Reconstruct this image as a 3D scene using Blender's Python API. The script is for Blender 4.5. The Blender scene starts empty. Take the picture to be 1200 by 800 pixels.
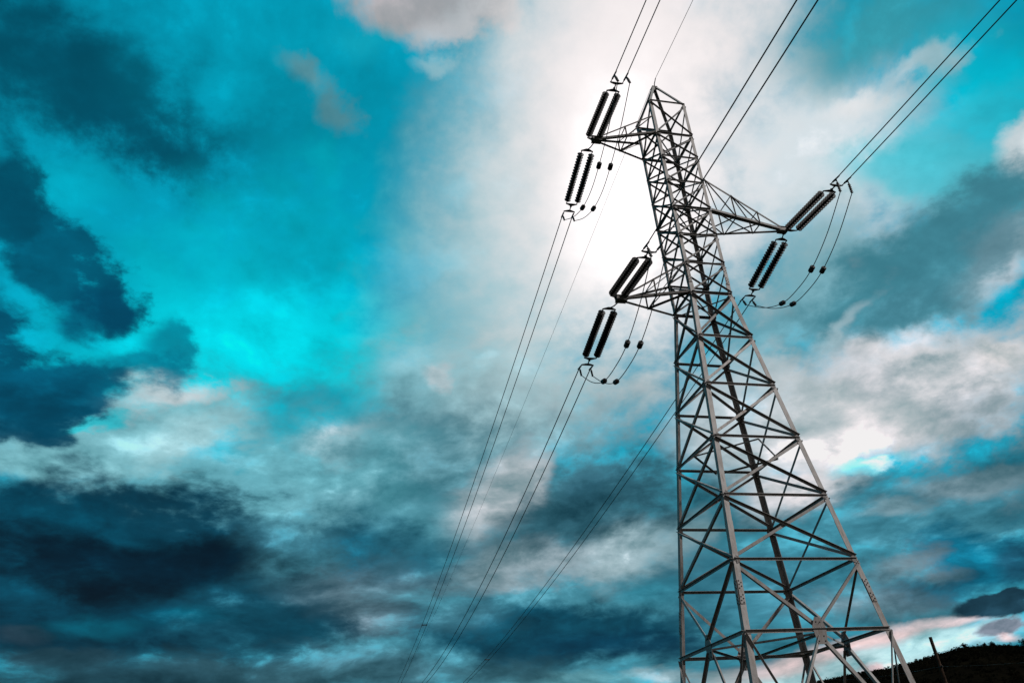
import bpy, bmesh, math, random
from mathutils import Vector, Matrix, noise as mnoise
R = math.radians
SC = bpy.context.scene
COL = SC.collection
random.seed(11)

# ------------------------------------------------------------------ camera
GZ = 5.95                                    # tower coordinates -> height above ground
CAM = Vector((-16.2666, -27.5361, -4.4278 + GZ))
PITCH, YAW, ROLL = 0.5375975, 0.2463629, -0.0707059
def cam_axes():
    d = Vector((math.sin(YAW)*math.cos(PITCH), math.cos(YAW)*math.cos(PITCH), math.sin(PITCH)))
    r0 = Vector((math.cos(YAW), -math.sin(YAW), 0)); u0 = r0.cross(d)
    r = r0*math.cos(ROLL) + u0*math.sin(ROLL); u = -r0*math.sin(ROLL) + u0*math.cos(ROLL)
    return r, u, d
_r, _u, _d = cam_axes()
cd = bpy.data.cameras.new('camera'); cd.lens = 27.156; cd.sensor_width = 36; cd.clip_start = .1; cd.clip_end = 6000
cam = bpy.data.objects.new('camera', cd); COL.objects.link(cam)
M = Matrix((( _r.x, _u.x, -_d.x, CAM.x), (_r.y, _u.y, -_d.y, CAM.y), (_r.z, _u.z, -_d.z, CAM.z), (0, 0, 0, 1)))
cam.matrix_world = M
SC.camera = cam
SC.view_settings.view_transform = 'Standard'; SC.view_settings.look = 'None'
SC.view_settings.exposure = 0; SC.view_settings.gamma = 1; SC.view_settings.use_curve_mapping = False
SC.cycles.max_bounces = 5; SC.cycles.diffuse_bounces = 2

SUN_AZ, SUN_EL = 131., 42.
GLOW_AZ, GLOW_EL = 26.5, 41.5               # the cloud burns white beside the tower's head
SC.cycles.use_adaptive_sampling = True; SC.cycles.adaptive_threshold = .012; SC.cycles.adaptive_min_samples = 10

# ------------------------------------------------------------------ sky
def lin(c):
    return tuple(((v/255)/12.92 if v/255 <= .04045 else ((v/255+.055)/1.055)**2.4) for v in c)
world = bpy.data.worlds.new('World'); SC.world = world; world.use_nodes = True
world.cycles.sampling_method = 'MANUAL'; world.cycles.sample_map_resolution = 512
nt = world.node_tree; nt.nodes.clear(); NN = nt.nodes; LK = nt.links.new
def nd(t, **k):
    n = NN.new(t)
    for a, b in k.items(): setattr(n, a, b)
    return n
def inp(sock, v):
    if hasattr(v, 'is_output'): LK(v, sock)
    else: sock.default_value = v
def mth(op, a, b=None, c=None, clamp=False):
    n = nd('ShaderNodeMath', operation=op, use_clamp=clamp); inp(n.inputs[0], a)
    if b is not None: inp(n.inputs[1], b)
    if c is not None: inp(n.inputs[2], c)
    return n.outputs[0]
def vm(op, a, b=None, c=None):
    n = nd('ShaderNodeVectorMath', operation=op); inp(n.inputs[0], a)
    if b is not None: inp(n.inputs[1], b)
    if c is not None: inp(n.inputs[2], c)
    return n.outputs['Value' if op in ('LENGTH', 'DOT_PRODUCT', 'DISTANCE') else 'Vector']
def ns(vec, scale, detail=6, rough=.55, lac=2.0, dist=0):
    n = nd('ShaderNodeTexNoise'); n.noise_dimensions = '3D'; LK(vec, n.inputs['Vector'])
    n.inputs['Scale'].default_value = scale; n.inputs['Detail'].default_value = detail
    n.inputs['Roughness'].default_value = rough; n.inputs['Lacunarity'].default_value = lac; n.inputs['Distortion'].default_value = dist
    return n.outputs['Fac'] if 'Fac' in n.outputs else n.outputs[0], n.outputs['Color']
def comb(x, y, z):
    n = nd('ShaderNodeCombineXYZ'); inp(n.inputs[0], x); inp(n.inputs[1], y); inp(n.inputs[2], z); return n.outputs[0]
def mixc(f, a, b, mode='MIX'):
    n = nd('ShaderNodeMix', data_type='RGBA', blend_type=mode, clamp_factor=True)
    inp(n.inputs['Factor'], f); inp(n.inputs[6], a); inp(n.inputs[7], b); return n.outputs[2]
def smooth(v, lo, hi, to0=0., to1=1.):
    n = nd('ShaderNodeMapRange', interpolation_type='SMOOTHSTEP'); inp(n.inputs[0], v)
    n.inputs[1].default_value = lo; n.inputs[2].default_value = hi; n.inputs[3].default_value = to0; n.inputs[4].default_value = to1
    return n.outputs[0]

tc = nd('ShaderNodeTexCoord'); DIR = vm('NORMALIZE', tc.outputs['Generated'])
sx = nd('ShaderNodeSeparateXYZ'); LK(DIR, sx.inputs[0]); DX, DY, DZ = sx.outputs
AZ = mth('MULTIPLY', mth('ARCTAN2', DX, DY), 57.29578)
EL = mth('MULTIPLY', mth('ARCSINE', DZ), 57.29578)
# cloud deck: the direction carried up to a flat layer, so that the clouds crowd together towards the horizon
den = mth('ADD', mth('MAXIMUM', DZ, 0.), .22)
DECK = comb(mth('DIVIDE', DX, den), mth('DIVIDE', DY, den), 0.)
n1f, n1c = ns(DECK, 1.7, 5, .5)
warpA = vm('SUBTRACT', n1c, (.5, .5, .5))
AIR = vm('ADD', comb(DX, DY, mth('MULTIPLY', DZ, mth('MULTIPLY_ADD', DZ, -1.0, 2.5))), vm('MULTIPLY', warpA, (.10, .10, .06)))       # billows a little wider than tall
n2f, n2c = ns(AIR, 6.0, 8, .56)
n3f, n3c = ns(AIR, 19.0, 7, .58)
warpB = vm('SUBTRACT', n2c, (.5, .5, .5))
warpC = vm('SUBTRACT', n3c, (.5, .5, .5))
SKYP = comb(AZ, EL, 0.)
WARP = vm('ADD', vm('MULTIPLY', warpA, (6., 5., 0)), vm('ADD', vm('MULTIPLY', warpB, (9., 6.5, 0)), vm('MULTIPLY', warpC, (3.0, 2.4, 0))))
NEAR = smooth(EL, 4., 22., .30, 1.)           # the clouds by the horizon are far off: their billows look smaller
SKYP = vm('ADD', SKYP, vm('MULTIPLY', WARP, comb(NEAR, NEAR, 0.)))
AIRO = vm('ADD', AIR, (-.010, -.016, .034))
n4f, n4c = ns(AIRO, 6.0, 8, .56)
n5f, n5c = ns(AIRO, 19.0, 7, .58)
HGT = mth('MULTIPLY_ADD', n3f, .42, n2f); HGTO = mth('MULTIPLY_ADD', n5f, .42, n4f)
RELIEF = mth('SUBTRACT', HGT, HGTO)          # billows lighter towards the light above, darker below
HEAD = smooth(HGT, .60, .83, -.5, .5)        # cloud heads with a definite edge
EDGE = mth('ADD', mth('SUBTRACT', n2f, .5), mth('MULTIPLY', mth('SUBTRACT', n3f, .5), .75))   # ragged cloud edges
# azimuth, elevation, half length, half breadth, slant (degrees) | colour | cover, solid core, raggedness
CLOUDS = [
 (-27.9,46.72,18.41,7.61,-160.1,0,114,140,0.8,0,0.8),
 (-23.23,43.67,16.1,5.18,169.6,0,94,118,0.8,0,1.5),
 (-24.91,43.68,11.99,3.35,166.5,0,78,100,0.85,0,1.6),
 (-19.24,42.0,6.03,3.43,165.2,0,76,98,0.75,0,1.6),
 (-8.09,49.12,15.83,7.7,-172.2,0,150,174,0.6,0,0.8),
 (-7.86,30.27,20.11,11.2,-164.5,0,202,220,0.97,0.25,0.8),
 (-6.51,30.11,13.81,5.78,-166.0,0,222,236,0.9,0,0.8),
 (-23.36,37.72,4.64,2.44,169.5,0,172,197,0.8,0,1),
 (-2.72,36.87,9.51,5.54,171.7,0,150,172,0.7,0,0.8),
 (14.67,37.09,24.65,12.88,75.3,140,190,200,0.92,0.2,0.62),
 (9.66,29.73,7.58,5.8,87.4,128,182,192,0.5,0,0.8),
 (4.99,54.43,11.66,3.31,177.9,165,165,168,0.95,0.2,1.2),
 (8.37,52.36,4.56,2.01,11.2,190,195,200,0.8,0,1.3),
 (8.3,50.14,3.7,1.13,-179.4,150,190,200,0.7,0,1.3),
 (-5.19,48.13,5.12,1.42,156.1,105,145,150,0.62,0,1.3),
 (0.43,51.2,5.48,2.2,-175.8,20,165,185,0.5,0,1),
 (14.47,26.35,12.67,6.29,176.5,165,195,200,0.7,0,0.9),
 (4.62,29.15,4.26,2.82,-179.9,150,200,210,0.7,0,1.2),
 (7.11,28.71,1.57,0.94,179.3,195,205,210,0.7,0,1.2),
 (2.69,24.17,4.68,1.84,-179.7,145,188,197,0.7,0,1.2),
 (12.85,13.08,55.69,14.92,176.5,62,122,138,0.8,0.35,0.6),
 (-5.96,20.59,15.64,3.79,-177.3,105,172,184,0.8,0.1,1),
 (4.75,20.8,11.1,4.25,179.1,122,172,182,0.75,0.1,1),
 (-0.89,23.36,3.24,1.57,-178.9,190,202,208,0.8,0,1.4),
 (28.28,47.07,26.44,17.2,51.7,240,236,236,1,0.15,0.5),
 (26.24,41.1,11.62,8.72,70.5,255,252,252,1,0,0.3),
 (42.81,38.59,13.31,8.08,-175.4,222,230,234,0.9,0.3,0.8),
 (52.12,44.18,12.67,4.48,171.8,50,148,164,0.95,0.15,0.8),
 (56.3,37.68,6.2,5.07,101.5,0,178,200,0.95,0.2,0.8),
 (51.97,36.52,6.82,2.96,-175.8,40,190,210,0.85,0.1,0.9),
 (47.3,40.59,3.88,1.55,175.5,225,228,230,0.85,0,1.2),
 (53.16,40.56,4.97,1.17,-174.1,172,192,198,0.7,0,1),
 (48.19,35.3,6.77,2.81,159.1,75,198,214,0.85,0.1,1),
 (55.44,33.4,2.41,2.21,159.8,218,224,228,0.95,0.2,1.2),
 (34.9,27.84,7.13,6.58,-171.1,112,162,174,0.85,0.1,0.8),
 (39.77,30.63,5.86,5.06,90.4,132,176,186,0.8,0.1,0.9),
 (43.26,23.0,12.32,5.76,-171.9,214,214,217,0.95,0.4,0.8),
 (47.46,29.38,12.66,3.63,-174.6,65,135,150,0.97,0.3,0.9),
 (45.25,28.34,5.45,2.24,-177.8,72,122,137,0.7,0,1),
 (52.6,28.72,5.11,2.19,-175.4,165,178,186,0.8,0.1,1),
 (46.67,20.29,3.71,2.44,167.4,165,178,186,0.7,0,1.3),
 (50.04,23.48,2.18,1.51,163.7,230,224,224,0.85,0,1.4),
 (36.81,21.32,5.54,3.96,172.3,226,224,226,0.8,0.1,1.1),
 (40.94,24.82,3.16,2.03,167.6,190,196,202,0.6,0,1.3),
 (31.78,23.54,6.95,5.42,174.9,200,208,212,0.8,0.1,0.9),
 (34.01,17.72,4.92,2.76,172.2,226,222,224,0.9,0.1,1),
 (10.4,13.79,19.89,10.67,176.8,62,127,144,0.85,0.3,0.9),
 (12.66,20.23,6.16,3.25,-152.1,188,196,201,0.9,0.1,1),
 (19.12,18.83,8.44,2.78,-165.1,55,108,123,0.97,0.25,1),
 (21.25,20.02,4.91,1.52,-167.6,42,95,110,0.7,0,1),
 (15.46,14.53,9.41,2.04,-176.7,150,168,176,0.85,0.1,1.2),
 (22.14,15.24,5.3,2.78,-162.8,155,182,190,0.85,0.1,1),
 (2.35,15.79,5.84,3.58,177.5,0,98,126,0.85,0.1,1),
 (15.06,9.99,13.2,2.32,176.1,0,72,95,0.93,0.2,1),
 (19.71,8.82,7.04,1.2,175.5,0,55,80,0.8,0,1.1),
 (5.42,18.8,4.18,2.99,177.2,90,160,175,0.6,0,1.1),
 (2.53,10.99,3.82,1.75,177.4,88,110,122,0.75,0,1.3),
 (5.21,8.72,4.08,1.18,177.3,55,108,122,0.7,0,1.3),
 (22.91,12.27,3.59,1.41,175.0,40,122,142,0.7,0,1.2),
 (18.28,6.78,8.09,0.69,175.8,95,152,162,0.7,0,1),
 (-15.56,22.61,11.57,3.36,-168.0,125,185,195,0.92,0.3,1),
 (-13.34,25.75,4.38,1.37,-177.8,198,207,211,0.85,0,1.4),
 (-19.3,20.47,4.7,1.6,-173.0,122,186,196,0.7,0,1.3),
 (-10.45,22.77,4.97,2.3,-175.9,155,198,205,0.7,0,1.3),
 (-18.34,24.06,2.37,0.6,-171.3,20,205,220,0.8,0,1.3),
 (-3.61,24.88,4.83,2.11,-177.5,0,172,194,0.75,0.1,1),
 (-0.48,21.98,7.69,2.89,-179.1,92,166,179,0.65,0,1),
 (-7.3,21.68,1.8,0.93,-177.7,0,165,188,0.6,0,1.2),
 (-22.83,33.34,6.43,2.47,154.2,0,88,114,1,0.45,1.1),
 (-27.03,35.72,4.48,2.62,111.1,0,76,100,0.92,0.3,1),
 (-24.03,26.65,5.06,4.39,114.5,0,78,104,1,0.4,1),
 (-19.09,30.83,2.66,2.4,34.1,0,72,102,0.85,0.2,1),
 (-20.61,26.0,4.15,1.96,-170.2,0,92,122,0.95,0.3,1.1),
 (-14.38,29.39,2.88,1.92,-132.6,0,130,155,0.85,0.2,1.2),
 (-22.11,23.52,3.18,2.22,-174.2,0,76,103,0.92,0.3,1),
 (-15.72,27.32,3.79,1.34,169.2,0,122,148,0.85,0.1,1.1),
 (-14.41,14.41,16.6,6.14,-178.1,0,62,84,0.97,0.4,0.9),
 (-12.49,15.2,11.76,2.67,-177.3,0,34,48,0.95,0.1,0.9),
 (-8.09,14.68,7.18,2.72,-179.4,0,36,52,0.85,0.1,0.9),
 (-17.36,17.6,6.44,1.37,-174.7,0,72,95,0.7,0,1),
 (-2.45,15.51,4.15,2.83,176.7,60,120,136,0.75,0.1,1.1),
 (-0.48,12.7,3.8,2.21,177.1,78,106,118,0.8,0.1,1.2),
 (-11.14,10.4,14.17,2.63,-179.6,0,56,76,0.85,0.3,0.9),
 (-14.96,10.98,3.83,0.89,-178.9,0,98,120,0.75,0,1.2),
 (-7.94,11.63,5.09,0.95,-179.7,0,88,110,0.6,0,1.2),
 (-16.17,8.91,4.35,0.66,-179.4,62,84,97,0.6,0,1.2),
 (-8.0,8.29,5.17,0.7,179.2,72,98,109,0.6,0,1.2),
 (-19.02,10.5,1.42,0.75,177.7,60,80,94,0.5,0,1.2),
 (29.58,11.53,6.8,3.3,174.7,55,120,140,0.85,0.2,0.9),
 (41.3,13.98,9.13,3.16,175.2,55,120,138,0.96,0.35,1),
 (43.45,15.71,3.7,1.39,168.4,132,156,166,0.75,0,1.4),
 (39.97,14.79,2.33,0.87,170.0,122,152,162,0.7,0,1.4),
 (43.51,11.53,5.15,1.83,170.6,0,98,126,0.93,0.2,1),
 (39.5,11.62,3.35,1.33,-177.7,122,142,152,0.8,0,1.3),
 (40.07,10.15,4.99,0.9,179.5,15,92,118,0.85,0,1),
 (45.75,10.85,1.63,1.26,-176.1,20,72,95,0.85,0.1,1),
 (35.84,9.94,6.29,1.24,177.4,108,132,143,0.7,0,1.1),
 (39.66,18.18,3.56,1.05,176.5,120,216,229,0.92,0.1,1.4),
 (40.48,18.12,1.81,0.73,168.5,220,222,225,0.7,0,1.4),
 (35.32,6.2,14.46,1.54,-174.7,180,215,220,1,0.3,0.8),
 (34.34,7.37,10.08,0.79,-173.2,232,205,204,0.9,0,0.9),
 (40.91,8.14,3.76,0.53,-179.8,222,206,209,0.92,0,1.1),
 (39.73,6.76,3.9,1.04,-176.5,175,222,228,0.92,0.2,0.9),
 (36.19,5.7,1.48,0.49,174.9,228,198,201,0.9,0,1.2),
 (43.89,8.77,2.63,0.97,175.6,20,54,70,1,0.6,1.0),
 (43.95,7.1,2.14,0.81,-170.9,88,106,120,1,0.55,1.1),
 (44.2,6.4,0.95,0.37,174.1,195,182,184,0.85,0,1),
 (23.17,6.66,3.95,0.52,175.3,145,172,180,0.7,0,1),
 (-2.33,10.55,5.07,1.6,178.5,0,66,86,0.7,0,1.1),
 (2.44,13.5,6.61,2.26,178.4,84,112,124,0.7,0,1.3),
 (9.09,11.29,4.24,1.4,177.1,60,112,128,0.6,0,1.3),
 (-3.89,18.17,4.49,2.19,-179.7,58,118,136,0.6,0,1.2),
 (-5.08,12.88,6.73,2.28,179.6,18,78,98,0.6,0,1.2),
 (4.82,16.21,5.0,2.34,178.1,40,106,126,0.6,0,1.2),
 (2.05,8.47,12.55,1.27,178.0,58,102,117,0.75,0,1.1),
 (-8.72,7.95,18.36,0.89,179.3,46,86,100,0.8,0,1),
 (-13.56,15.3,11.83,2.33,-176.9,0,26,42,0.8,0.1,0.9),
 (19.62,18.66,9.72,3.37,-167.0,44,92,107,0.97,0.3,0.45),
 (20.83,19.33,5.86,1.81,-167.4,32,78,94,0.8,0,0.5),
 (47.14,29.31,12.16,3.19,-173.5,62,126,142,0.7,0.2,0.9),
 (-12.28,8.36,16.54,1.26,179.9,28,70,84,0.8,0.2,1),
 (3.78,7.98,13.77,1.06,177.7,50,94,107,0.75,0.1,1),
 (40.38,27.7,4.02,1.16,-143.3,168,192,200,0.6,0,1),
]
# where the light burns through
BURN = [
 (27.21,44.89,20.49,15.82,50.2,218,210,210,0.7,0.0,0.6),
 (26.62,41.65,13.37,9.35,60.3,236,230,230,0.9,0.0,0.6),
 (25.54,40.6,8.22,6.14,55.7,255,250,250,1,0.1,0.7),
]
def cloud(prev, az, el, ra, rb, rot, r, g, b, cover, core, rag, bright=1.):
    m = nd('ShaderNodeMapping', vector_type='TEXTURE'); LK(SKYP, m.inputs['Vector'])
    m.inputs['Location'].default_value = (az, el, 0); m.inputs['Rotation'].default_value = (0, 0, R(rot)); m.inputs['Scale'].default_value = (ra, rb, 1)
    L = vm('LENGTH', m.outputs[0])
    L = mth('MULTIPLY_ADD', EDGE, rag*SKY_RAG, L)
    return mixc(smooth(L, core + (.20 if rag >= .9 else 0.), SKY_OUT, cover, 0.), prev, tuple(v*bright for v in lin((r, g, b))) + (1,))
SKY_RAG, SKY_OUT = 1.55, 1.12
nis = nd('ShaderNodeTexSky', sky_type='NISHITA'); nis.sun_disc = False
nis.sun_elevation = R(SUN_EL); nis.sun_rotation = R(SUN_AZ)
C = lin((0, 150, 178)) + (1,)
for k, row in enumerate(CLOUDS):
    if k % 6 == 5: SKYP = vm('MULTIPLY_ADD', C, (1e-7, 1e-7, 0), SKYP)      # keeps the node chain in order (the stack of a shader is short)
    C = cloud(C, *row)
# fine cloud texture: lighter and darker folds
LOWER = smooth(EL, 15., 34., 1., .36)
gl = vm('DISTANCE', DIR, tuple(Vector((math.sin(R(GLOW_AZ))*math.cos(R(GLOW_EL)), math.cos(R(GLOW_AZ))*math.cos(R(GLOW_EL)), math.sin(R(GLOW_EL))))))
QUIET = smooth(gl, .10, .42)
FOLD = mth('MULTIPLY', mth('MULTIPLY', mth('ADD', mth('MULTIPLY', HEAD, .42), mth('MULTIPLY', RELIEF, 1.7)), LOWER), QUIET)
C = vm('MULTIPLY', C, comb(mth('MULTIPLY_ADD', FOLD, 1.35, 1.), mth('MULTIPLY_ADD', FOLD, 1.0, 1.), mth('MULTIPLY_ADD', FOLD, .95, 1.)))
# thin pale wisps on the heads of the lower clouds
WISP = mth('MULTIPLY', smooth(mth('ADD', HGT, mth('MULTIPLY', RELIEF, .9)), .80, 1.0), mth('MULTIPLY', LOWER, .19))
C = vm('MULTIPLY', C, comb(mth('MULTIPLY_ADD', WISP, 2.6, 1.), mth('MULTIPLY_ADD', WISP, 1.7, 1.), mth('MULTIPLY_ADD', WISP, 1.6, 1.)))
C = vm('MINIMUM', C, (.90, .88, .88))
for row in BURN: C = cloud(C, *row, bright=1.28)
# the sky behind the photographer: unseen, a plain pale tone added to fill camera-facing steel
rear = smooth(vm('DOT_PRODUCT', DIR, (-math.sin(YAW), -math.cos(YAW), .0)), -.25, .45)
C = mixc(rear, C, (.20, .185, .18, 1))
bg1 = nd('ShaderNodeBackground'); LK(nis.outputs[0], bg1.inputs['Color']); bg1.inputs['Strength'].default_value = .1
bg2 = nd('ShaderNodeBackground'); LK(C, bg2.inputs['Color']); bg2.inputs['Strength'].default_value = 1.0
ms = nd('ShaderNodeMixShader'); ms.inputs[0].default_value = .985      # the clear sky shows faintly through the cloud cover
LK(bg1.outputs[0], ms.inputs[1]); LK(bg2.outputs[0], ms.inputs[2])
wo = nd('ShaderNodeOutputWorld'); LK(ms.outputs[0], wo.inputs['Surface'])

# ------------------------------------------------------------------ sun from the right, behind the photographer
sl = bpy.data.lights.new('sun', 'SUN'); sl.energy = 3.2; sl.angle = R(4); sl.color = (1, .96, .93)
so = bpy.data.objects.new('sun', sl); COL.objects.link(so)
sd = Vector((math.sin(R(SUN_AZ))*math.cos(R(SUN_EL)), math.cos(R(SUN_AZ))*math.cos(R(SUN_EL)), math.sin(R(SUN_EL))))
so.rotation_euler = sd.to_track_quat('Z', 'Y').to_euler()

# ------------------------------------------------------------------ helpers
def V(*a): return Vector(a)
def T(x, y, z): return Vector((x, y, z + GZ))          # tower coordinates -> world
class MB:
    def __init__(s): s.v = []; s.f = []; s.m = []
    def add(s, vs, fs, m=0):
        o = len(s.v); s.v += [tuple(p) for p in vs]; s.f += [tuple(i+o for i in f) for f in fs]; s.m += [m]*len(fs)
    def prism(s, prof, p, q, u, v, prof2=None, m=0):   # closed profile [(a, b)] in the axes u, v carried from p to q
        n = len(prof); prof2 = prof2 or prof
        vs = [p + u*a + v*b for a, b in prof] + [q + u*a + v*b for a, b in prof2]
        fs = [(i, (i+1) % n, n+(i+1) % n, n+i) for i in range(n)] + [tuple(range(n-1, -1, -1)), tuple(range(n, 2*n))]
        s.add(vs, fs, m)
    def angle(s, p, q, u, v, a, b, t):                 # rolled steel angle, heel on the line p-q
        d = (q-p).normalized(); u = (u - d*u.dot(d)).normalized(); v = (v - d*v.dot(d)); v = (v - u*v.dot(u)).normalized()
        s.prism([(0, 0), (a, 0), (a, t), (t, t), (t, b), (0, b)], p, q, u, v)
    def box(s, c, x, y, z):                            # half-extent vectors
        vs = [c + x*i + y*j + z*k for i in (-1, 1) for j in (-1, 1) for k in (-1, 1)]
        s.add(vs, [(0, 1, 3, 2), (4, 6, 7, 5), (0, 4, 5, 1), (2, 3, 7, 6), (0, 2, 6, 4), (1, 5, 7, 3)])
    def tube(s, pts, r, n=8, caps=True):
        pts = [Vector(p) for p in pts]; rr = r if isinstance(r, (list, tuple)) else [r]*len(pts)
        vs = []; ref = None
        for i, p in enumerate(pts):
            d = (pts[min(i+1, len(pts)-1)] - pts[max(i-1, 0)]).normalized()
            if ref is None: ref = d.orthogonal()
            ref = (ref - d*ref.dot(d)).normalized(); w = d.cross(ref)
            vs += [p + (ref*math.cos(2*math.pi*k/n) + w*math.sin(2*math.pi*k/n))*rr[i] for k in range(n)]
        fs = [(i*n+k, i*n+(k+1) % n, (i+1)*n+(k+1) % n, (i+1)*n+k) for i in range(len(pts)-1) for k in range(n)]
        if caps: fs += [tuple(range(n-1, -1, -1)), tuple((len(pts)-1)*n+k for k in range(n))]
        s.add(vs, fs)
    def lathe(s, prof, p, d, n=16, m=0):                    # profile [(along d, radius)]
        d = d.normalized(); a = d.orthogonal().normalized(); b = d.cross(a); vs = []
        for h, r in prof: vs += [p + d*h + (a*math.cos(2*math.pi*k/n) + b*math.sin(2*math.pi*k/n))*r for k in range(n)]
        fs = [(i*n+k, i*n+(k+1) % n, (i+1)*n+(k+1) % n, (i+1)*n+k) for i in range(len(prof)-1) for k in range(n)]
        fs += [tuple(range(n-1, -1, -1)), tuple((len(prof)-1)*n+k for k in range(n))]
        s.add(vs, fs, m)
    def plate(s, pts, nrm, t):                         # flat polygon given thickness
        n = len(pts); vs = [p - nrm*t/2 for p in pts] + [p + nrm*t/2 for p in pts]
        s.add(vs, [tuple(range(n-1, -1, -1)), tuple(range(n, 2*n))] + [(i, (i+1) % n, n+(i+1) % n, n+i) for i in range(n)])
    def build(s, name, mat, parent=None, loc=None, smooth=False):
        me = bpy.data.meshes.new(name); off = Vector((0, 0, 0))
        base = parent
        if parent is not None: off = ORG[parent.name]
        elif loc is not None: off = Vector(loc)
        me.from_pydata([tuple(Vector(p)-off) for p in s.v], [], s.f)
        for mm in (mat if isinstance(mat, (list, tuple)) else [mat]): me.materials.append(mm)
        if isinstance(mat, (list, tuple)): me.polygons.foreach_set('material_index', s.m)
        bm = bmesh.new(); bm.from_mesh(me); bmesh.ops.recalc_face_normals(bm, faces=bm.faces); bm.to_mesh(me); bm.free()
        if smooth: me.polygons.foreach_set('use_smooth', [True]*len(me.polygons))
        o = bpy.data.objects.new(name, me); COL.objects.link(o)
        if parent is not None: o.parent = parent
        else: o.location = off
        ORG[o.name] = off
        return o
ORG = {}
def empty(name, loc):
    o = bpy.data.objects.new(name, None); COL.objects.link(o); o.location = loc; o.empty_display_size = .3; ORG[o.name] = Vector(loc); return o
def tag(o, label=None, cat=None, group=None, kind=None):
    for k, v in (('label', label), ('category', cat), ('group', group), ('kind', kind)):
        if v: o[k] = v
    return o

# ------------------------------------------------------------------ materials
def mat(name, build):
    m = bpy.data.materials.new(name); m.use_nodes = True; t = m.node_tree; b = t.nodes['Principled BSDF']; build(t, b); return m
def noise_ramp(t, scale, stops, detail=5, vec='Object', rough=.6):
    tcn = t.nodes.new('ShaderNodeTexCoord'); n = t.nodes.new('ShaderNodeTexNoise'); n.inputs['Scale'].default_value = scale; n.inputs['Detail'].default_value = detail; n.inputs['Roughness'].default_value = rough
    r = t.nodes.new('ShaderNodeValToRGB'); t.links.new(tcn.outputs[vec], n.inputs['Vector']); t.links.new(n.outputs[0], r.inputs[0])
    while len(r.color_ramp.elements) < len(stops): r.color_ramp.elements.new(.5)
    for e, (p, c) in zip(r.color_ramp.elements, stops): e.position = p; e.color = c + (1,)
    return n, r
def g_steel(base, rough):
    def f(t, b):
        n, r = noise_ramp(t, 2.3, [(.3, tuple(c*.72 for c in base)), (.52, base), (.75, tuple(c*1.15 for c in base))], 9)
        n2, r2 = noise_ramp(t, 38, [(.3, (.86,)*3), (.7, (1.06,)*3)], 3)
        mx = t.nodes.new('ShaderNodeMix'); mx.data_type = 'RGBA'; mx.blend_type = 'MULTIPLY'; mx.inputs[0].default_value = 1
        t.links.new(r.outputs[0], mx.inputs[6]); t.links.new(r2.outputs[0], mx.inputs[7]); 
        oi = t.nodes.new('ShaderNodeObjectInfo'); mr = t.nodes.new('ShaderNodeMapRange'); t.links.new(oi.outputs['Random'], mr.inputs[0]); mr.inputs[3].default_value = .72; mr.inputs[4].default_value = 1.2
        m2 = t.nodes.new('ShaderNodeVectorMath'); m2.operation = 'SCALE'; t.links.new(mx.outputs[2], m2.inputs[0]); t.links.new(mr.outputs[0], m2.inputs['Scale'])
        # rust and dirt in patches that run down the member
        tc2 = t.nodes.new('ShaderNodeTexCoord'); mp = t.nodes.new('ShaderNodeMapping'); mp.inputs['Scale'].default_value = (9, 9, 1.4); n3 = t.nodes.new('ShaderNodeTexNoise'); n3.inputs['Scale'].default_value = 1.3; n3.inputs['Detail'].default_value = 7
        t.links.new(tc2.outputs['Object'], mp.inputs[0]); t.links.new(mp.outputs[0], n3.inputs['Vector'])
        r3 = t.nodes.new('ShaderNodeMapRange'); r3.inputs[1].default_value = .50; r3.inputs[2].default_value = .70; r3.inputs[4].default_value = .7; t.links.new(n3.outputs[0], r3.inputs[0])
        m3 = t.nodes.new('ShaderNodeMix'); m3.data_type = 'RGBA'; t.links.new(r3.outputs[0], m3.inputs[0]); t.links.new(m2.outputs[0], m3.inputs[6]); m3.inputs[7].default_value = (base[0]*.50, base[0]*.36, base[0]*.27, 1)
        t.links.new(m3.outputs[2], b.inputs['Base Color'])
        b.inputs['Metallic'].default_value = .15; b.inputs['Specular IOR Level'].default_value = .3; b.inputs['Roughness'].default_value = rough
        bp = t.nodes.new('ShaderNodeBump'); bp.inputs['Strength'].default_value = .15; bp.inputs['Distance'].default_value = .01
        t.links.new(n2.outputs[0], bp.inputs['Height']); t.links.new(bp.outputs[0], b.inputs['Normal'])
    return f
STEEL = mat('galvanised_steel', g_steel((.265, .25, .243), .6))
STEEL2 = mat('shaded_steel', g_steel((.165, .156, .152), .66))  # darker copy of STEEL: shade on upper braces and crossarms put into the colour
BOLT = mat('dark_bolts', g_steel((.035, .033, .033), .6))
FITTING = mat('dark_fittings', g_steel((.022, .020, .020), .6))
def g_ins(t, b):
    n, r = noise_ramp(t, 6, [(.3, (.003, .0025, .0025)), (.7, (.007, .005, .0045))], 4); t.links.new(r.outputs[0], b.inputs['Base Color']); b.inputs['Roughness'].default_value = .5; b.inputs['Specular IOR Level'].default_value = .22
INS = mat('brown_glazed_porcelain', g_ins)
def g_wire(t, b):
    n, r = noise_ramp(t, 1.5, [(.3, (.030, .030, .032)), (.7, (.06, .058, .058))], 4); t.links.new(r.outputs[0], b.inputs['Base Color']); b.inputs['Roughness'].default_value = .7
WIRE = mat('weathered_aluminium_wire', g_wire)
def g_leaf(a, c, s=.35):
    def f(t, b):
        n, r = noise_ramp(t, s, [(.3, a), (.72, c)], 6); t.links.new(r.outputs[0], b.inputs['Base Color']); b.inputs['Roughness'].default_value = .95; b.inputs['Specular IOR Level'].default_value = .0
    return f
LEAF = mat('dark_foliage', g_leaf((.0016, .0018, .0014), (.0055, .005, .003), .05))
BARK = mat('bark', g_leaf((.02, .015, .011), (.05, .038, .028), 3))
HILLM = mat('wooded_slope', g_leaf((.002, .0018, .0016), (.006, .005, .003), .03))
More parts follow.
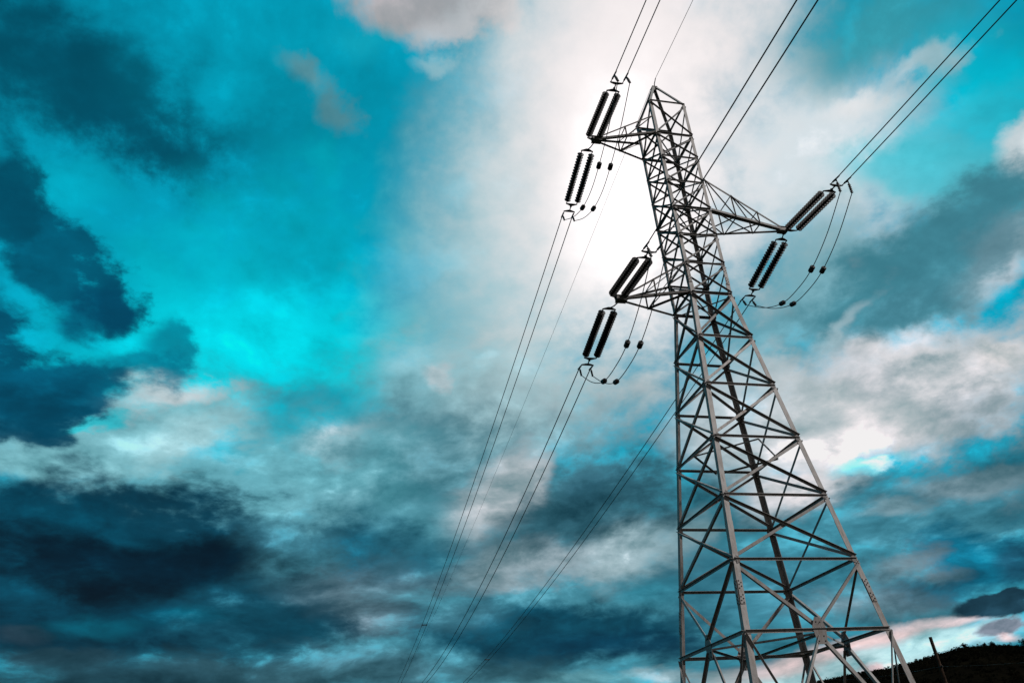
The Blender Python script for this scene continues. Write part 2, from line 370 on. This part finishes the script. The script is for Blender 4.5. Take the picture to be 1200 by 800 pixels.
GRASS = mat('dusk_grass', g_leaf((.008, .010, .005), (.022, .023, .011), .6))
POLEM = mat('tarred_wood', g_leaf((.018, .013, .010), (.06, .040, .030), 5))
def g_conc(t, b):
    n, r = noise_ramp(t, 7, [(.3, (.20, .19, .18)), (.7, (.34, .33, .31))], 8); t.links.new(r.outputs[0], b.inputs['Base Color']); b.inputs['Roughness'].default_value = .9
CONC = mat('concrete', g_conc)

# ------------------------------------------------------------------ ground and hill
def terrain(name, rows, cols, fn, m):
    vs = [fn(i/(rows-1), j/(cols-1)) for i in range(rows) for j in range(cols)]
    fs = [(i*cols+j, i*cols+j+1, (i+1)*cols+j+1, (i+1)*cols+j) for i in range(rows-1) for j in range(cols-1)]
    b = MB(); b.add(vs, fs); o = b.build(name, m, smooth=True); tag(o, kind='structure'); return o
def gfn(a, b):
    x = (a*2-1); y = (b*2-1); x = 3000*x*abs(x)**1.2; y = 3000*y*abs(y)**1.2
    d = math.hypot(x, y)
    return (x, y, -.02 + .12*mnoise.noise(Vector((x*.03, y*.03, 0)))*min(1, d/15)*(1 if d < 200 else 0) - (.5 if d > 200 else 0))
terrain('ground', 90, 90, gfn, GRASS)
def lerp_tab(tab, x):
    if x <= tab[0][0]: return tab[0][1]
    for (a, va), (b, vb) in zip(tab, tab[1:]):
        if x <= b:
            t = (x-a)/(b-a); t = t*t*(3-2*t)*.5 + t*.5; return va + (vb-va)*t
    return tab[-1][1]
RIDGE = [(-20, .8), (5, 2.4), (20, 3.9), (28, 4.7), (32.5, 5.33), (35, 5.58), (37.7, 5.72), (39.9, 6.1), (41.3, 6.28), (42.6, 6.22), (44.5, 5.95), (48, 6.1), (55, 6.6), (70, 5), (90, 2)]
RD = 620.
def ridge_pt(az, r):
    e = R(lerp_tab(RIDGE, az)); H = RD*math.tan(e) - .6
    t = min(1, max(0, (r-190)/(RD-190))); s = t*t*(3-2*t)
    if r > RD: s = max(0., 1 - ((r-RD)/900)**2)
    x = CAM.x + r*math.sin(R(az)); y = CAM.y + r*math.cos(R(az))
    n = mnoise.noise(Vector((x*.012, y*.012, 3))); n2 = mnoise.noise(Vector((x*.05, y*.05, 5)))
    return Vector((x, y, CAM.z - 2.2 + H*s + (n*7 + n2*1.6)*s*(1-s)*2))
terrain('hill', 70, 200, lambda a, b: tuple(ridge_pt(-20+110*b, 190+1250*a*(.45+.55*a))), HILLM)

def crown(mb, c, h, w, n, sz, rnd):                     # leaf clumps through an uneven crown volume
    lobes = [(c + V(rnd.uniform(-.3, .3)*w, rnd.uniform(-.3, .3)*w, rnd.uniform(.25, .8)*h), rnd.uniform(.28, .5)) for _ in range(5)]
    for _ in range(n):
        lc, lr = rnd.choice(lobes)
        th = rnd.uniform(0, 6.283); ph = math.acos(rnd.uniform(-1, 1)); rr = rnd.random()**.45*lr
        p = lc + V(math.sin(ph)*math.cos(th)*rr*w, math.sin(ph)*math.sin(th)*rr*w, math.cos(ph)*rr*h*.8)
        a = V(rnd.gauss(0, 1), rnd.gauss(0, 1), rnd.gauss(0, 1)).normalized(); b = a.orthogonal().normalized(); s = sz*rnd.uniform(.6, 1.5)
        mb.add([p+a*s, p+b*s, p-a*s*.8-b*s*.3], [(0, 1, 2)])
rnd = random.Random(5)
fb = MB()
for k in range(5200):
    az = rnd.uniform(27, 50); r = RD - abs(rnd.gauss(0, 1))*110 if k % 3 else RD + rnd.uniform(-22, 22)
    if r < 300: continue
    p = ridge_pt(az, r); h = rnd.uniform(2.2, 3.3) * (1.3 if rnd.random() < .06 else 1)
    crown(fb, p - V(0, 0, .9), h, h*rnd.uniform(1.2, 2.), 30, h*.2, rnd)
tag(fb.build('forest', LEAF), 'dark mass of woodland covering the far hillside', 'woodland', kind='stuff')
def px_az(px, py):
    q = _r*((px-600)/905.2) - _u*((py-400)/905.2) + _d; return math.degrees(math.atan2(q.x, q.y)), math.degrees(math.atan2(q.z, math.hypot(q.x, q.y)))
def lone_tree(az, el_top, h, w, label, n=420, rr=RD-25):
    p = ridge_pt(az, rr); top = CAM.z + rr*math.tan(R(el_top)); base = V(p.x, p.y, p.z-.5); h = max(h, top-base.z)
    t = empty('tree', base)
    tag(t, label, 'tree', 'trees standing up from the ridge line')
    b = MB(); lean = V(rnd.uniform(-.3, .3), rnd.uniform(-.3, .3), 0)
    b.tube([base, base+V(0, 0, h*.35)+lean*.5, base+V(0, 0, h*.7)+lean], [.28, .2, .08], 7)
    for k in range(5):
        a = rnd.uniform(0, 6.28); s = base+V(0, 0, h*rnd.uniform(.3, .6))+lean*.6; b.tube([s, s+V(math.cos(a)*w*.3, math.sin(a)*w*.3, h*.2)], [.09, .03], 5)
    b.build('trunk', BARK, t)
    c = MB(); crown(c, base + V(0, 0, h*.1), h*.86, w, n, h*.075, rnd); c.build('crown', LEAF, t)
lone_tree(41.45, 6.70, 4, 4.6, 'round dark tree standing highest on the ridge, right of the leaning pole')
lone_tree(44.55, 6.50, 4, 8.0, 'broad dark tree at the right edge of the photo on the hilltop')
lone_tree(37.8, 6.10, 4, 3.8, 'small bushy tree on the ridge beside the right foot of the tower')
lone_tree(38.45, 6.18, 4, 3.4, 'narrow dark tree on the ridge between the tower foot and the pole')
lone_tree(40.9, 6.56, 4, 3.4, 'small pointed tree just left of the tallest round ridge tree')
lone_tree(42.9, 6.56, 4, 4.4, 'low rounded tree on the crest of the hill, left of its top right end')

# ------------------------------------------------------------------ lattice tower
Zt = [0.0, 2.49, 5.0, 7.525, 10.04, 12.565, 15.06, 16.765, 18.47, 20.16, 21.90, 23.57, 25.18, 27.61]
FOOT = -5.45
def wz(z): return (1.0 + .1148*(15.06-z) if z < 15.06 else .988) + .04
CS = {'F': (-1, -1), 'R': (1, -1), 'K': (1, 1), 'L': (-1, 1)}
def node(c, z):
    w = wz(z); return T(CS[c][0]*w, CS[c][1]*w, z)
FACES = [('F', 'R', V(0, -1, 0)), ('R', 'K', V(1, 0, 0)), ('K', 'L', V(0, 1, 0)), ('L', 'F', V(-1, 0, 0))]
tower = empty('lattice_tower', T(0, 0, FOOT-.45))
tag(tower, 'tall grey steel lattice tower with three crossarms, seen from below', 'pylon')
def bolts(mb, pts, n, r=.026, h=.011):
    for p in pts: mb.lathe([(-.004, r), (h, r), (h+.004, r*.7)], p, n, 6, 1)
for c, (sx_, sy_) in CS.items():
    u = V(-sx_, 0, 0); v = V(0, -sy_, 0)
    b = MB()
    zs = [FOOT, 15.06, 27.66]
    segs = [(FOOT-.25, 3.95, .215, .022), (3.95, 15.7, .20, .020), (15.7, 27.66, .165, .016)]
    for z0, z1, a, t in segs:
        brk = [z0] + [z for z in (15.06,) if z0 < z < z1] + [z1]
        for p, q in zip(brk, brk[1:]):
            b.prism([(0, 0), (a, 0), (a, t), (t, t), (t, a), (0, a)], node(c, p), node(c, q), u, v)
    leg = b.build('leg', STEEL, tower)
    for zc, hl, a in ((1.35, .42, .185), (16.15, .5, .15)):
        s = MB()
        p, q = node(c, zc-hl), node(c, zc+hl)
        o1 = V(0, sy_*.013, 0); o2 = V(sx_*.013, 0, 0); d = (q-p).normalized()
        s.box((p+q)/2 + u*(a/2+.012) + o1, u*(a/2), V(0, .01, 0), d*hl); s.box((p+q)/2 + v*(a/2+.012) + o2, v*(a/2), V(.01, 0, 0), d*hl)
        for i in range(10):                              # two staggered rows of five, above and below the joint
            f = (-.90 + i*.155) if i < 5 else (.28 + (i-5)*.155); off = a*(.32 if i % 2 else .76)
            bolts(s, [(p+q)/2 + d*hl*f + u*off + o1*1.75], V(0, sy_, 0), a*.14); bolts(s, [(p+q)/2 + d*hl*f + v*off + o2*1.75], V(sx_, 0, 0), a*.14)
        s.build('splice_plate', [STEEL, BOLT], leg)
    f = MB(); p = node(c, FOOT); f.lathe([(0, .42), (.75, .36), (.78, .33)], V(p.x, p.y, -.15), V(0, 0, 1), 20); f.build('footing', CONC, tower)
UP = V(0, 0, 1)
def face_uv(p, q, n):
    d = (q-p).normalized(); u = n.cross(d).normalized()
    if u.z < 0: u = -u
    return u
def brace(name, p, q, n, a, t, out, par=tower, m=STEEL, shift=0., low=None, stand=.9):
    """steel angle in a face of outward normal n; 'out' puts the standing flange outside the face"""
    u = face_uv(p, q, n)
    if low is None: low = not out
    heel = -u*a/2 if low else u*a/2
    b = MB(); uu = u if low else -u
    b.angle(p + heel + n*shift, q + heel + n*shift, uu, n if out else -n, a, a*stand, t)
    return b.build(name, m, par)
tl = .022
for i, z in enumerate(Zt):                               # horizontal rings
    a = .12 if i == 0 else (.10 if i < 6 else (.12 if i in (6, 9, 12) else .085))
    for A, B_, n in FACES:
        p, q = node(A, z), node(B_, z); d = (q-p).normalized()
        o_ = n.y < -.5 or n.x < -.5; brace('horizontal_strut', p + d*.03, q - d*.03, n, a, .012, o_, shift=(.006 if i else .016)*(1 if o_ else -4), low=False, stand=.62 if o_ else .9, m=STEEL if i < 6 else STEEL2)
for i in range(1, 13):                                   # X bracing in every panel
    a = .105 if i < 6 else .075
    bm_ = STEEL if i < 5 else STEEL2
    for A, B_, n in FACES:
        z0, z1 = Zt[i], Zt[i+1]
        for (c0, c1, out) in ((B_, A, True), (A, B_, False)):
            p, q = node(c0, z0+.10), node(c1, z1-.10); d = (q-p).normalized()
            
            if n.y > .5: brace('diagonal_brace', p + d*.02, q - d*.02, n, a, .010, False, shift=-.024 if out else -.040, low=False, m=bm_)
            else: brace('diagonal_brace', p + d*.02, q - d*.02, n, a, .010, out, shift=.003 if out else -.024, m=bm_)
mid = {}
for A, B_, n in FACES: mid[A+B_] = (node(A, 0)+node(B_, 0))/2
for A, B_, n in FACES:                                   # the open bottom panel: two struts to the middle of the belt
    m0 = mid[A+B_]
    g = MB(); d = (node(B_, 0)-node(A, 0)).normalized(); uz = face_uv(node(A, 0), node(B_, 0), n)
    P = lambda x, y: m0 + d*x + uz*y + n*.046
    gp = g; gp.plate([P(-.25, .0), P(-.25, .12), P(-.10, .42), P(.10, .42), P(.25, .12), P(.25, .0), P(.17, -.46), P(-.17, -.46)], n, .014)
    bolts(g, [P(x, y) + n*.008 for x, y in ((-.18, .06), (-.09, .06), (0, .06), (.09, .06), (.18, .06), (-.08, .26), (.08, .26), (-.1, -.2), (.1, -.2), (-.12, -.36), (.12, -.36))], n, .024)
    g.build('gusset_plate', [STEEL, BOLT], tower)
    for cN, sgn in ((A, -1), (B_, 1)):
        p = node(cN, Zt[1]-.12); q = m0 + d*sgn*.07 + uz*.2
        brace('knee_brace', p, q, n, .12, .012, sgn > 0, shift=.004 if sgn > 0 else -.02)
        p = node(cN, FOOT+.35); q = m0 + d*sgn*.07 - uz*.22
        brace('leg_brace', q, p, n, .125, .013, sgn < 0, shift=.004 if sgn < 0 else -.02)
        mm = q + (p-q)*.5; qq = node(cN, -.06)
        brace('redundant_brace', qq, mm, n, .065, .008, True, shift=.03)
        qq = node(cN, FOOT*.52); brace('redundant_brace', qq, mm, n, .06, .008, False, shift=-.03)
def plan(z, a=.085, cross=True):
    M4 = [(node(A, z)+node(B_, z))/2 for A, B_, n in FACES]
    for i in range(4): brace('plan_brace', M4[i] - UP*.07, M4[(i+1) % 4] - UP*.07, UP, a, .008, False)
    if cross: brace('plan_brace', M4[0] - UP*.09, M4[2] - UP*.09, UP, a, .008, False)
plan(0.0); plan(Zt[3], .075, False)
for z in (Zt[6], Zt[9], Zt[12]):
    brace('plan_brace', node('L', z)-UP*.07, node('R', z)-UP*.07, UP, .075, .008, False)
    brace('plan_brace', node('F', z)-UP*.10, node('K', z)-UP*.10, UP, .075, .008, False)
for z in Zt[1:13]:                                       # small node plates where the bracing meets the legs
    for A, B_, n in FACES:
        for cN, sgn in ((A, 1), (B_, -1)):
            b = MB(); p = node(cN, z); d = (node(B_, z)-node(A, z)).normalized()*sgn; uz = face_uv(node(A, z), node(B_, z), n)
            b.plate([p + d*.10 - uz*.15 + n*.028, p + d*.24 - uz*.09 + n*.028, p + d*.24 + uz*.09 + n*.028, p + d*.10 + uz*.15 + n*.028], n, .008)
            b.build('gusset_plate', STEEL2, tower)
# peak
pk = MB(); PZ = 29.95
for c, (sx_, sy_) in CS.items():
    p = node(c, 27.66); q = T(sx_*.11, sy_*.11, PZ)
    pk.angle(p, q, V(-sx_, 0, 0), V(0, -sy_, 0), .13, .13, .013)
peak = pk.build('peak', STEEL, tower)
b = MB(); b.box(T(0, 0, PZ-.05), V(.16, 0, 0), V(0, .16, 0), V(0, 0, .012)); b.plate([T(-.16, -.13, PZ-.32), T(.16, -.13, PZ-.32), T(.14, -.13, PZ), T(-.14, -.13, PZ)], V(0, 1, 0), .012); b.plate([T(-.16, .13, PZ-.32), T(.16, .13, PZ-.32), T(.14, .13, PZ), T(-.14, .13, PZ)], V(0, 1, 0), .012)
b.build('cap_plate', STEEL2, peak)
b = MB()
for y in (-.16, .16): b.tube([T(0, y*.6, PZ-.05), T(0, y, PZ+.12), T(0, y*2.6, PZ+.30)], [.03, .028, .024], 8)
b.build('earth_wire_clamp', FITTING, peak)

# crossarms
def crossarm(s, xt, zb, zt, div):
    """s: side, -1 or +1; four chords from the body to the tip, cross frames at the given divisions"""
    root = MB(); zb_ = zb; names = ('F', 'L') if s < 0 else ('R', 'K')
    tipz = {0: zb_ + .0, 1: zb_ + .16}
    tp = {}
    for j, cN in enumerate(names):
        y = -.10 if j == 0 else .10
        tp[cN] = (T(xt - s*.12, y, tipz[0]), T(xt - s*.12, y, tipz[1]))
    b = MB()
    b.box(T(xt - s*.10, 0, zb_+.18), V(.26, 0, 0), V(0, .17, 0), V(0, 0, .010))
    b.box(T(xt - s*.10, 0, zb_-.06), V(.26, 0, 0), V(0, .17, 0), V(0, 0, .010))
    for y in (-.13, .13): b.box(T(xt - s*.10, y, zb_+.06), V(.24, 0, 0), V(0, .008, 0), V(0, 0, .105))
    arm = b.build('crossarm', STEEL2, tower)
    bot, top = {}, {}
    for j, cN in enumerate(names):
        yn = V(0, -1, 0) if j == 0 else V(0, 1, 0)
        p = node(cN, zb) + V(s*.02, 0, 0); q = tp[cN][0]
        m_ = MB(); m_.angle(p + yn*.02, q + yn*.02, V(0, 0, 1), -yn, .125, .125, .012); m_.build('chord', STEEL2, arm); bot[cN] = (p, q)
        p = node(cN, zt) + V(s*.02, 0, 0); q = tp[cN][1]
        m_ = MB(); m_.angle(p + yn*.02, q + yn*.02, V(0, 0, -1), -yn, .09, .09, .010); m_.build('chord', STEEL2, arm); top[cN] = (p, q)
    L = lambda pq, f: pq[0] + (pq[1]-pq[0])*f
    def bar(p, q, a=.055):
        d = (q-p).normalized(); u = d.cross(V(.3, .2, 1)).normalized(); v = d.cross(u)
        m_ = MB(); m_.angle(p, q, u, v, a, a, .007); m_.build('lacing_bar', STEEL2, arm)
    A, B_ = names
    st = [0] + div + [1]
    for f in div:
        bar(L(top[A], f), L(top[B_], f)); bar(L(bot[A], f), L(bot[B_], f), .065)
        bar(L(top[A], f), L(bot[A], f)); bar(L(top[B_], f), L(bot[B_], f))
    for i in range(len(st)-1):
        f, g = st[i], st[i+1]
        if i < len(st)-2:
            for cN in names: bar(L(top[cN], f), L(bot[cN], g), .05)
            if s > 0: bar(L(bot[B_], f), L(bot[A], g), .05); bar(L(top[A], f), L(top[B_], g), .045)
            else: bar(L(bot[B_], g), L(bot[A], f), .085); bar(L(top[A], f), L(top[B_], g), .045)
    return arm
ARMS = [('upper left', -1, -4.10, Zt[12], 26.45, [.5]), ('right', 1, 5.60, Zt[9], 22.2, [.333, .667]), ('lower left', -1, -4.15, Zt[6], 16.78, [.5])]
for nm, s, xt, zb, zt, div in ARMS:
    a_ = crossarm(s, xt, zb, zt, div); a_['label'] = {'upper left': 'short upper left crossarm near the top of the tower', 'right': 'longer right crossarm at middle height', 'lower left': 'lower left crossarm at the waist of the tower'}[nm]

# ------------------------------------------------------------------ insulators, conductors, jumpers
HS = .30
SETS = [ # name, tip x, attach (y,z), first disc, last disc, clamp, jumper terminal  (y, z)
 ('upper left', 'near', -4.10, (-.10, 25.22), (-.02, 25.46), (-2.98, 25.38), (-4.21, 25.26), (-4.42, 24.55)),
 ('upper left', 'far', -4.10, (.12, 25.14), (1.36, 25.56), (4.45, 24.82), (5.51, 24.69), (5.30, 24.15)),
 ('lower left', 'near', -4.15, (-.10, 15.10), (.0, 15.36), (-3.10, 15.02), (-4.31, 14.87), (-4.50, 14.12)),
 ('lower left', 'far', -4.15, (.12, 15.02), (1.46, 15.37), (4.52, 14.69), (5.61, 14.60), (5.47, 14.07)),
 ('right', 'near', 5.60, (-.12, 20.10), (-.72, 19.76), (-3.76, 19.40), (-4.88, 19.26), (-4.86, 18.50)),
 ('right', 'far', 5.60, (.10, 20.05), (.55, 19.85), (3.62, 19.15), (4.70, 19.02), (4.45, 18.49)),
]
DISC = [(0, .055), (.035, .075), (.050, .12), (.066, .168), (.080, .184), (.094, .178), (.100, .14), (.110, .135), (.106, .11), (.118, .105), (.116, .075), (.13, .06), (.172, .05)]
for arm, side, x, at, s0, s1, cl, tm in SETS:
    A = T(x, *at); S0 = T(x, *s0); S1 = T(x, *s1); C_ = T(x, *cl); TM = T(x, *tm)
    d = (S1-S0).normalized(); X = V(1, 0, 0); w = d.cross(X).normalized()
    o = empty('insulator_set', A)
    tag(o, {('upper left', 'near'): 'twin black insulator strings slanting up from the tip of the upper left crossarm',
            ('upper left', 'far'): 'twin black insulator strings slanting down away from the tip of the upper left crossarm',
            ('lower left', 'near'): 'twin black insulator strings slanting up from the tip of the lower left crossarm',
            ('lower left', 'far'): 'twin black insulator strings slanting down away from the tip of the lower left crossarm',
            ('right', 'near'): 'twin black insulator strings slanting up from the tip of the long right crossarm',
            ('right', 'far'): 'twin black insulator strings slanting down from the tip of the long right crossarm'}[(arm, side)], 'insulator', 'insulator sets at the crossarm tips')
    Y0 = S0 - d*.13; Y1 = S1 + d*.13                       # yoke centres on the string side
    E1 = S1 + d*.72                                       # line side yoke
    b = MB()                                               # tower-side yoke and link
    b.plate([Y0 - X*(HS+.05), Y0 + X*(HS+.05), Y0 + X*(HS+.03) - d*.05, Y0 + X*.07 - d*.17, Y0 - X*.07 - d*.17, Y0 - X*(HS+.03) - d*.05], w, .03)
    for sg in (-1, 1): b.tube([Y0 + X*HS*sg - d*.02, S0 + X*HS*sg + d*.01], .028, 8)
    b.tube([A, (A+Y0)/2 - V(0, 0, .015), Y0 - d*.12], .030, 8)
    b.lathe([(-.05, .05), (.05, .05)], A, X, 10)
    b.build('yoke', FITTING, o)
    b = MB()
    b.plate([Y1 - X*(HS+.05), Y1 + X*(HS+.05), Y1 + X*(HS+.03) + d*.05, Y1 + X*.07 + d*.16, Y1 - X*.07 + d*.16, Y1 - X*(HS+.03) + d*.05], w, .03)
    for sg in (-1, 1): b.tube([S1 + X*HS*sg - d*.01, Y1 + X*HS*sg + d*.02], .028, 8)
    b.tube([Y1 + d*.1, E1 - d*.04], .032, 8)
    b.lathe([(-.045, .055), (.045, .055)], Y1 + d*.2, X, 10)
    b.plate([E1 - X*(HS+.05), E1 + X*(HS+.05), E1 + X*(HS+.02) - d*.06, E1 + X*.08 - d*.14, E1 - X*.08 - d*.14, E1 - X*(HS+.02) - d*.06], w, .035)
    b.build('yoke', FITTING, o)
    for sg in (-1, 1):
        b = MB(); n = 18; step = (S1-S0).length/n
        for k in range(n): b.lathe([(h*step/.172, r) for h, r in DISC], S0 + X*HS*sg + d*step*k, d, 18)
        b.build('insulator_string', INS, o, smooth=False)
        c = C_ + X*HS*sg; t_ = TM + X*HS*sg; e = E1 + X*HS*sg
        b = MB()
        dn = (c-e).normalized()
        b.tube([e, e + (c-e)*.45], .024, 8); b.tube([e + (c-e)*.4, c + dn*.25], [.045, .035], 10)
        b.tube([e + (c-e)*.55, c - (c-t_)*.12], .028, 8)
        lug = (t_-c)
        b.tube([c, c + lug*.35], .024, 8); b.tube([c + lug*.3, t_], [.05, .045], 10)
        for k in range(5): b.lathe([(-.075, .024), (.075, .024)], c + lug*(.38+.14*k), X if side == 'near' else d, 6)
        b.build('strain_clamp', FITTING, o)

def wire(name, pts, r, label, cat='wire', group=None, parent=None):
    b = MB(); b.tube(pts, r, 7); w_ = b.build(name, WIRE, parent, loc=pts[0] if parent is None else None, smooth=True)
    if parent is None: tag(w_, label, cat, group)
    return w_
SPAN = {('upper left', 'far'): (-.150, .00052, 260), ('lower left', 'far'): (-.1572, .00118, 150), ('right', 'far'): (-.116, .00054, 220),
        ('upper left', 'near'): (.052, .0004, 90), ('lower left', 'near'): (.044, .0004, 90), ('right', 'near'): (.080, .0004, 90)}
for arm, side, x, at, s0, s1, cl, tm in SETS:
    a, b2, Lg = SPAN[(arm, side)]; sg_y = 1 if side == 'far' else -1
    for sg in (-1, 1):
        pts = []
        for k in range(61):
            t = (k/60)**1.6*Lg; y = t*sg_y
            z = cl[1] + (a*t if side == 'far' else -a*t) + b2*t*t
            pts.append(T(x + sg*HS, cl[0] + y, z))
        where = 'falling away from' if side == 'far' else 'rising overhead from'
        wire('conductor', pts, .026 if side == 'far' else .024, f"{'left' if sg < 0 else 'right'} cable of the pair {where} the {arm} crossarm", 'power line', 'conductor cables of the line')
def spline(P, n=10):
    out = []
    for i in range(len(P)-1):
        p0 = P[max(i-1, 0)]; p1 = P[i]; p2 = P[i+1]; p3 = P[min(i+2, len(P)-1)]
        for k in range(n):
            t = k/n; out.append(.5*((2*p1) + (p2-p0)*t + (2*p0-5*p1+4*p2-p3)*t*t + (3*p1-p0-3*p2+p3)*t**3))
    return out + [P[-1]]
JW = {'upper left': ((-.72, 22.67), (2.24, 22.46)), 'lower left': ((-.79, 12.22), (2.49, 12.15)), 'right': ((-1.48, 16.62), (1.37, 16.55))}
for arm, (w1, w2) in JW.items():
    N_ = [q for q in SETS if q[0] == arm and q[1] == 'near'][0]; F_ = [q for q in SETS if q[0] == arm and q[1] == 'far'][0]; x = N_[2]
    for sg in (-1, 1):
        X0 = x + sg*HS
        n_, f_ = N_[7], F_[7]
        P = [T(X0, *n_), T(X0, n_[0]+.62*(w1[0]-n_[0])*.8, n_[1]+.60*(w1[1]-n_[1])), T(X0, *w1), T(X0, (w1[0]+w2[0])/2, min(w1[1], w2[1])-.13), T(X0, *w2), T(X0, w2[0]+.5*(f_[0]-w2[0]), w2[1]+.38*(f_[1]-w2[1])), T(X0, *f_)]
        j = empty('jumper', T(X0, *n_))
        tag(j, f"{'left' if sg < 0 else 'right'} loop of jumper cable with two dark weights under the {arm} crossarm", 'jumper cable', 'jumper loops under the crossarms')
        wire('cable', spline(P), .020, None, parent=j)
        for wt, dr in ((w1, P[3]-P[1]), (w2, P[5]-P[3])):
            p = T(X0, *wt); dr = dr.normalized(); b = MB()
            b.lathe([(-.20, .03), (-.17, .06), (-.165, .105), (-.13, .122), (-.02, .122), (-.015, .112), (.015, .112), (.02, .122), (.13, .122), (.165, .105), (.17, .06), (.20, .03)], p, dr, 12); b.build('weight', FITTING, j)
# spacers holding the twin cables apart
for arm, px, py, lab in (('upper left', 493, 730.6, 'small dark spacer on the pair of cables furthest left'), ('right', 568.5, 771, 'small dark spacer low on the pair of cables passing behind the tower')):
    q = [s for s in SETS if s[0] == arm and s[1] == 'far'][0]; a, b2, Lg = SPAN[(arm, 'far')]
    best = min(((lambda P: ((600+905.2*((P-CAM).dot(_r))/((P-CAM).dot(_d))-px)**2 + (400-905.2*((P-CAM).dot(_u))/((P-CAM).dot(_d))-py)**2))(T(q[2], q[6][0]+t, q[6][1]+a*t+b2*t*t)), t) for t in [k*.5 for k in range(4, 400)])[1]
    p = T(q[2], q[6][0]+best, q[6][1]+a*best+b2*best*best); b = MB(); b.tube([p-V(HS, 0, 0), p+V(HS, 0, 0)], .055, 8)
    for sg in (-1, 1): b.lathe([(-.13, .07), (.13, .07)], p+V(HS*sg, 0, 0), V(0, 1, 0), 8)
    tag(b.build('spacer', FITTING, loc=p), lab, 'spacer', 'spacers on the twin cables')
# earth wire
pf = [T(0, .42+t, PZ+.30 - .107*t + .00028*t*t) for t in [(k/60)**1.6*260 for k in range(61)]]
wire('earth_wire', pf, .011, 'single thin faint wire falling away from the peak of the tower', 'wire')
pn = [T(0, -.42-t, PZ+.30 - .041*t + .0004*t*t) for t in [(k/40)**1.5*90 for k in range(41)]]
wire('earth_wire', pn, .013, 'single thin wire running up from the peak of the tower to the top edge', 'wire')

# ------------------------------------------------------------------ wooden pole with its own cable, right
PD = 58.
a0, e0 = px_az(1090, 746)
base = CAM + V(math.sin(R(a0))*PD, math.cos(R(a0))*PD, 0); ptop = CAM.z + PD*math.tan(R(e0))
base.z = 0
a1, e1 = px_az(1108.5, 800)
low = CAM + V(math.sin(R(a1))*PD, math.cos(R(a1))*PD, PD*math.tan(R(e1)))
topp = V(base.x, base.y, ptop); dirp = (topp-low).normalized(); bot_ = topp - dirp*(topp.z/dirp.z)
pole = empty('utility_pole', bot_); tag(pole, 'bare dark wooden pole standing before the hill, right of the tower', 'pole')
b = MB(); b.tube([bot_ - dirp*.3, bot_ + (topp-bot_)*.5, topp], [.13, .115, .10], 14); b.build('shaft', POLEM, pole)
b = MB(); at_ = topp - dirp*1.75; b.lathe([(-.03, .125), (.03, .125)], at_, dirp, 14); b.box(at_ + V(0, -.16, 0), V(.03, 0, 0), V(0, .06, 0), V(0, 0, .05)); b.build('cable_bracket', FITTING, pole)
def far_pt(px, py, D):
    a, e = px_az(px, py); return CAM + V(math.sin(R(a))*D, math.cos(R(a))*D, D*math.tan(R(e)))
pa = far_pt(1015, 790.5, 95); pb = at_ + V(0, -.2, 0); pc = far_pt(1200, 768.5, 52)
def sagline(p, q, s, n=20): return [p + (q-p)*(k/n) - V(0, 0, 4*s*(k/n)*(1-k/n)) for k in range(n+1)]
wire('telephone_cable', sagline(pa + (pa-pb)*1.2, pb, .3), .006, 'thin faint cable reaching from the wooden pole towards the tower', 'cable', 'cables on the wooden pole')
wire('telephone_cable', sagline(pb, pc + (pc-pb)*1.5, .3), .006, 'thin faint cable reaching from the wooden pole towards the right edge', 'cable', 'cables on the wooden pole')
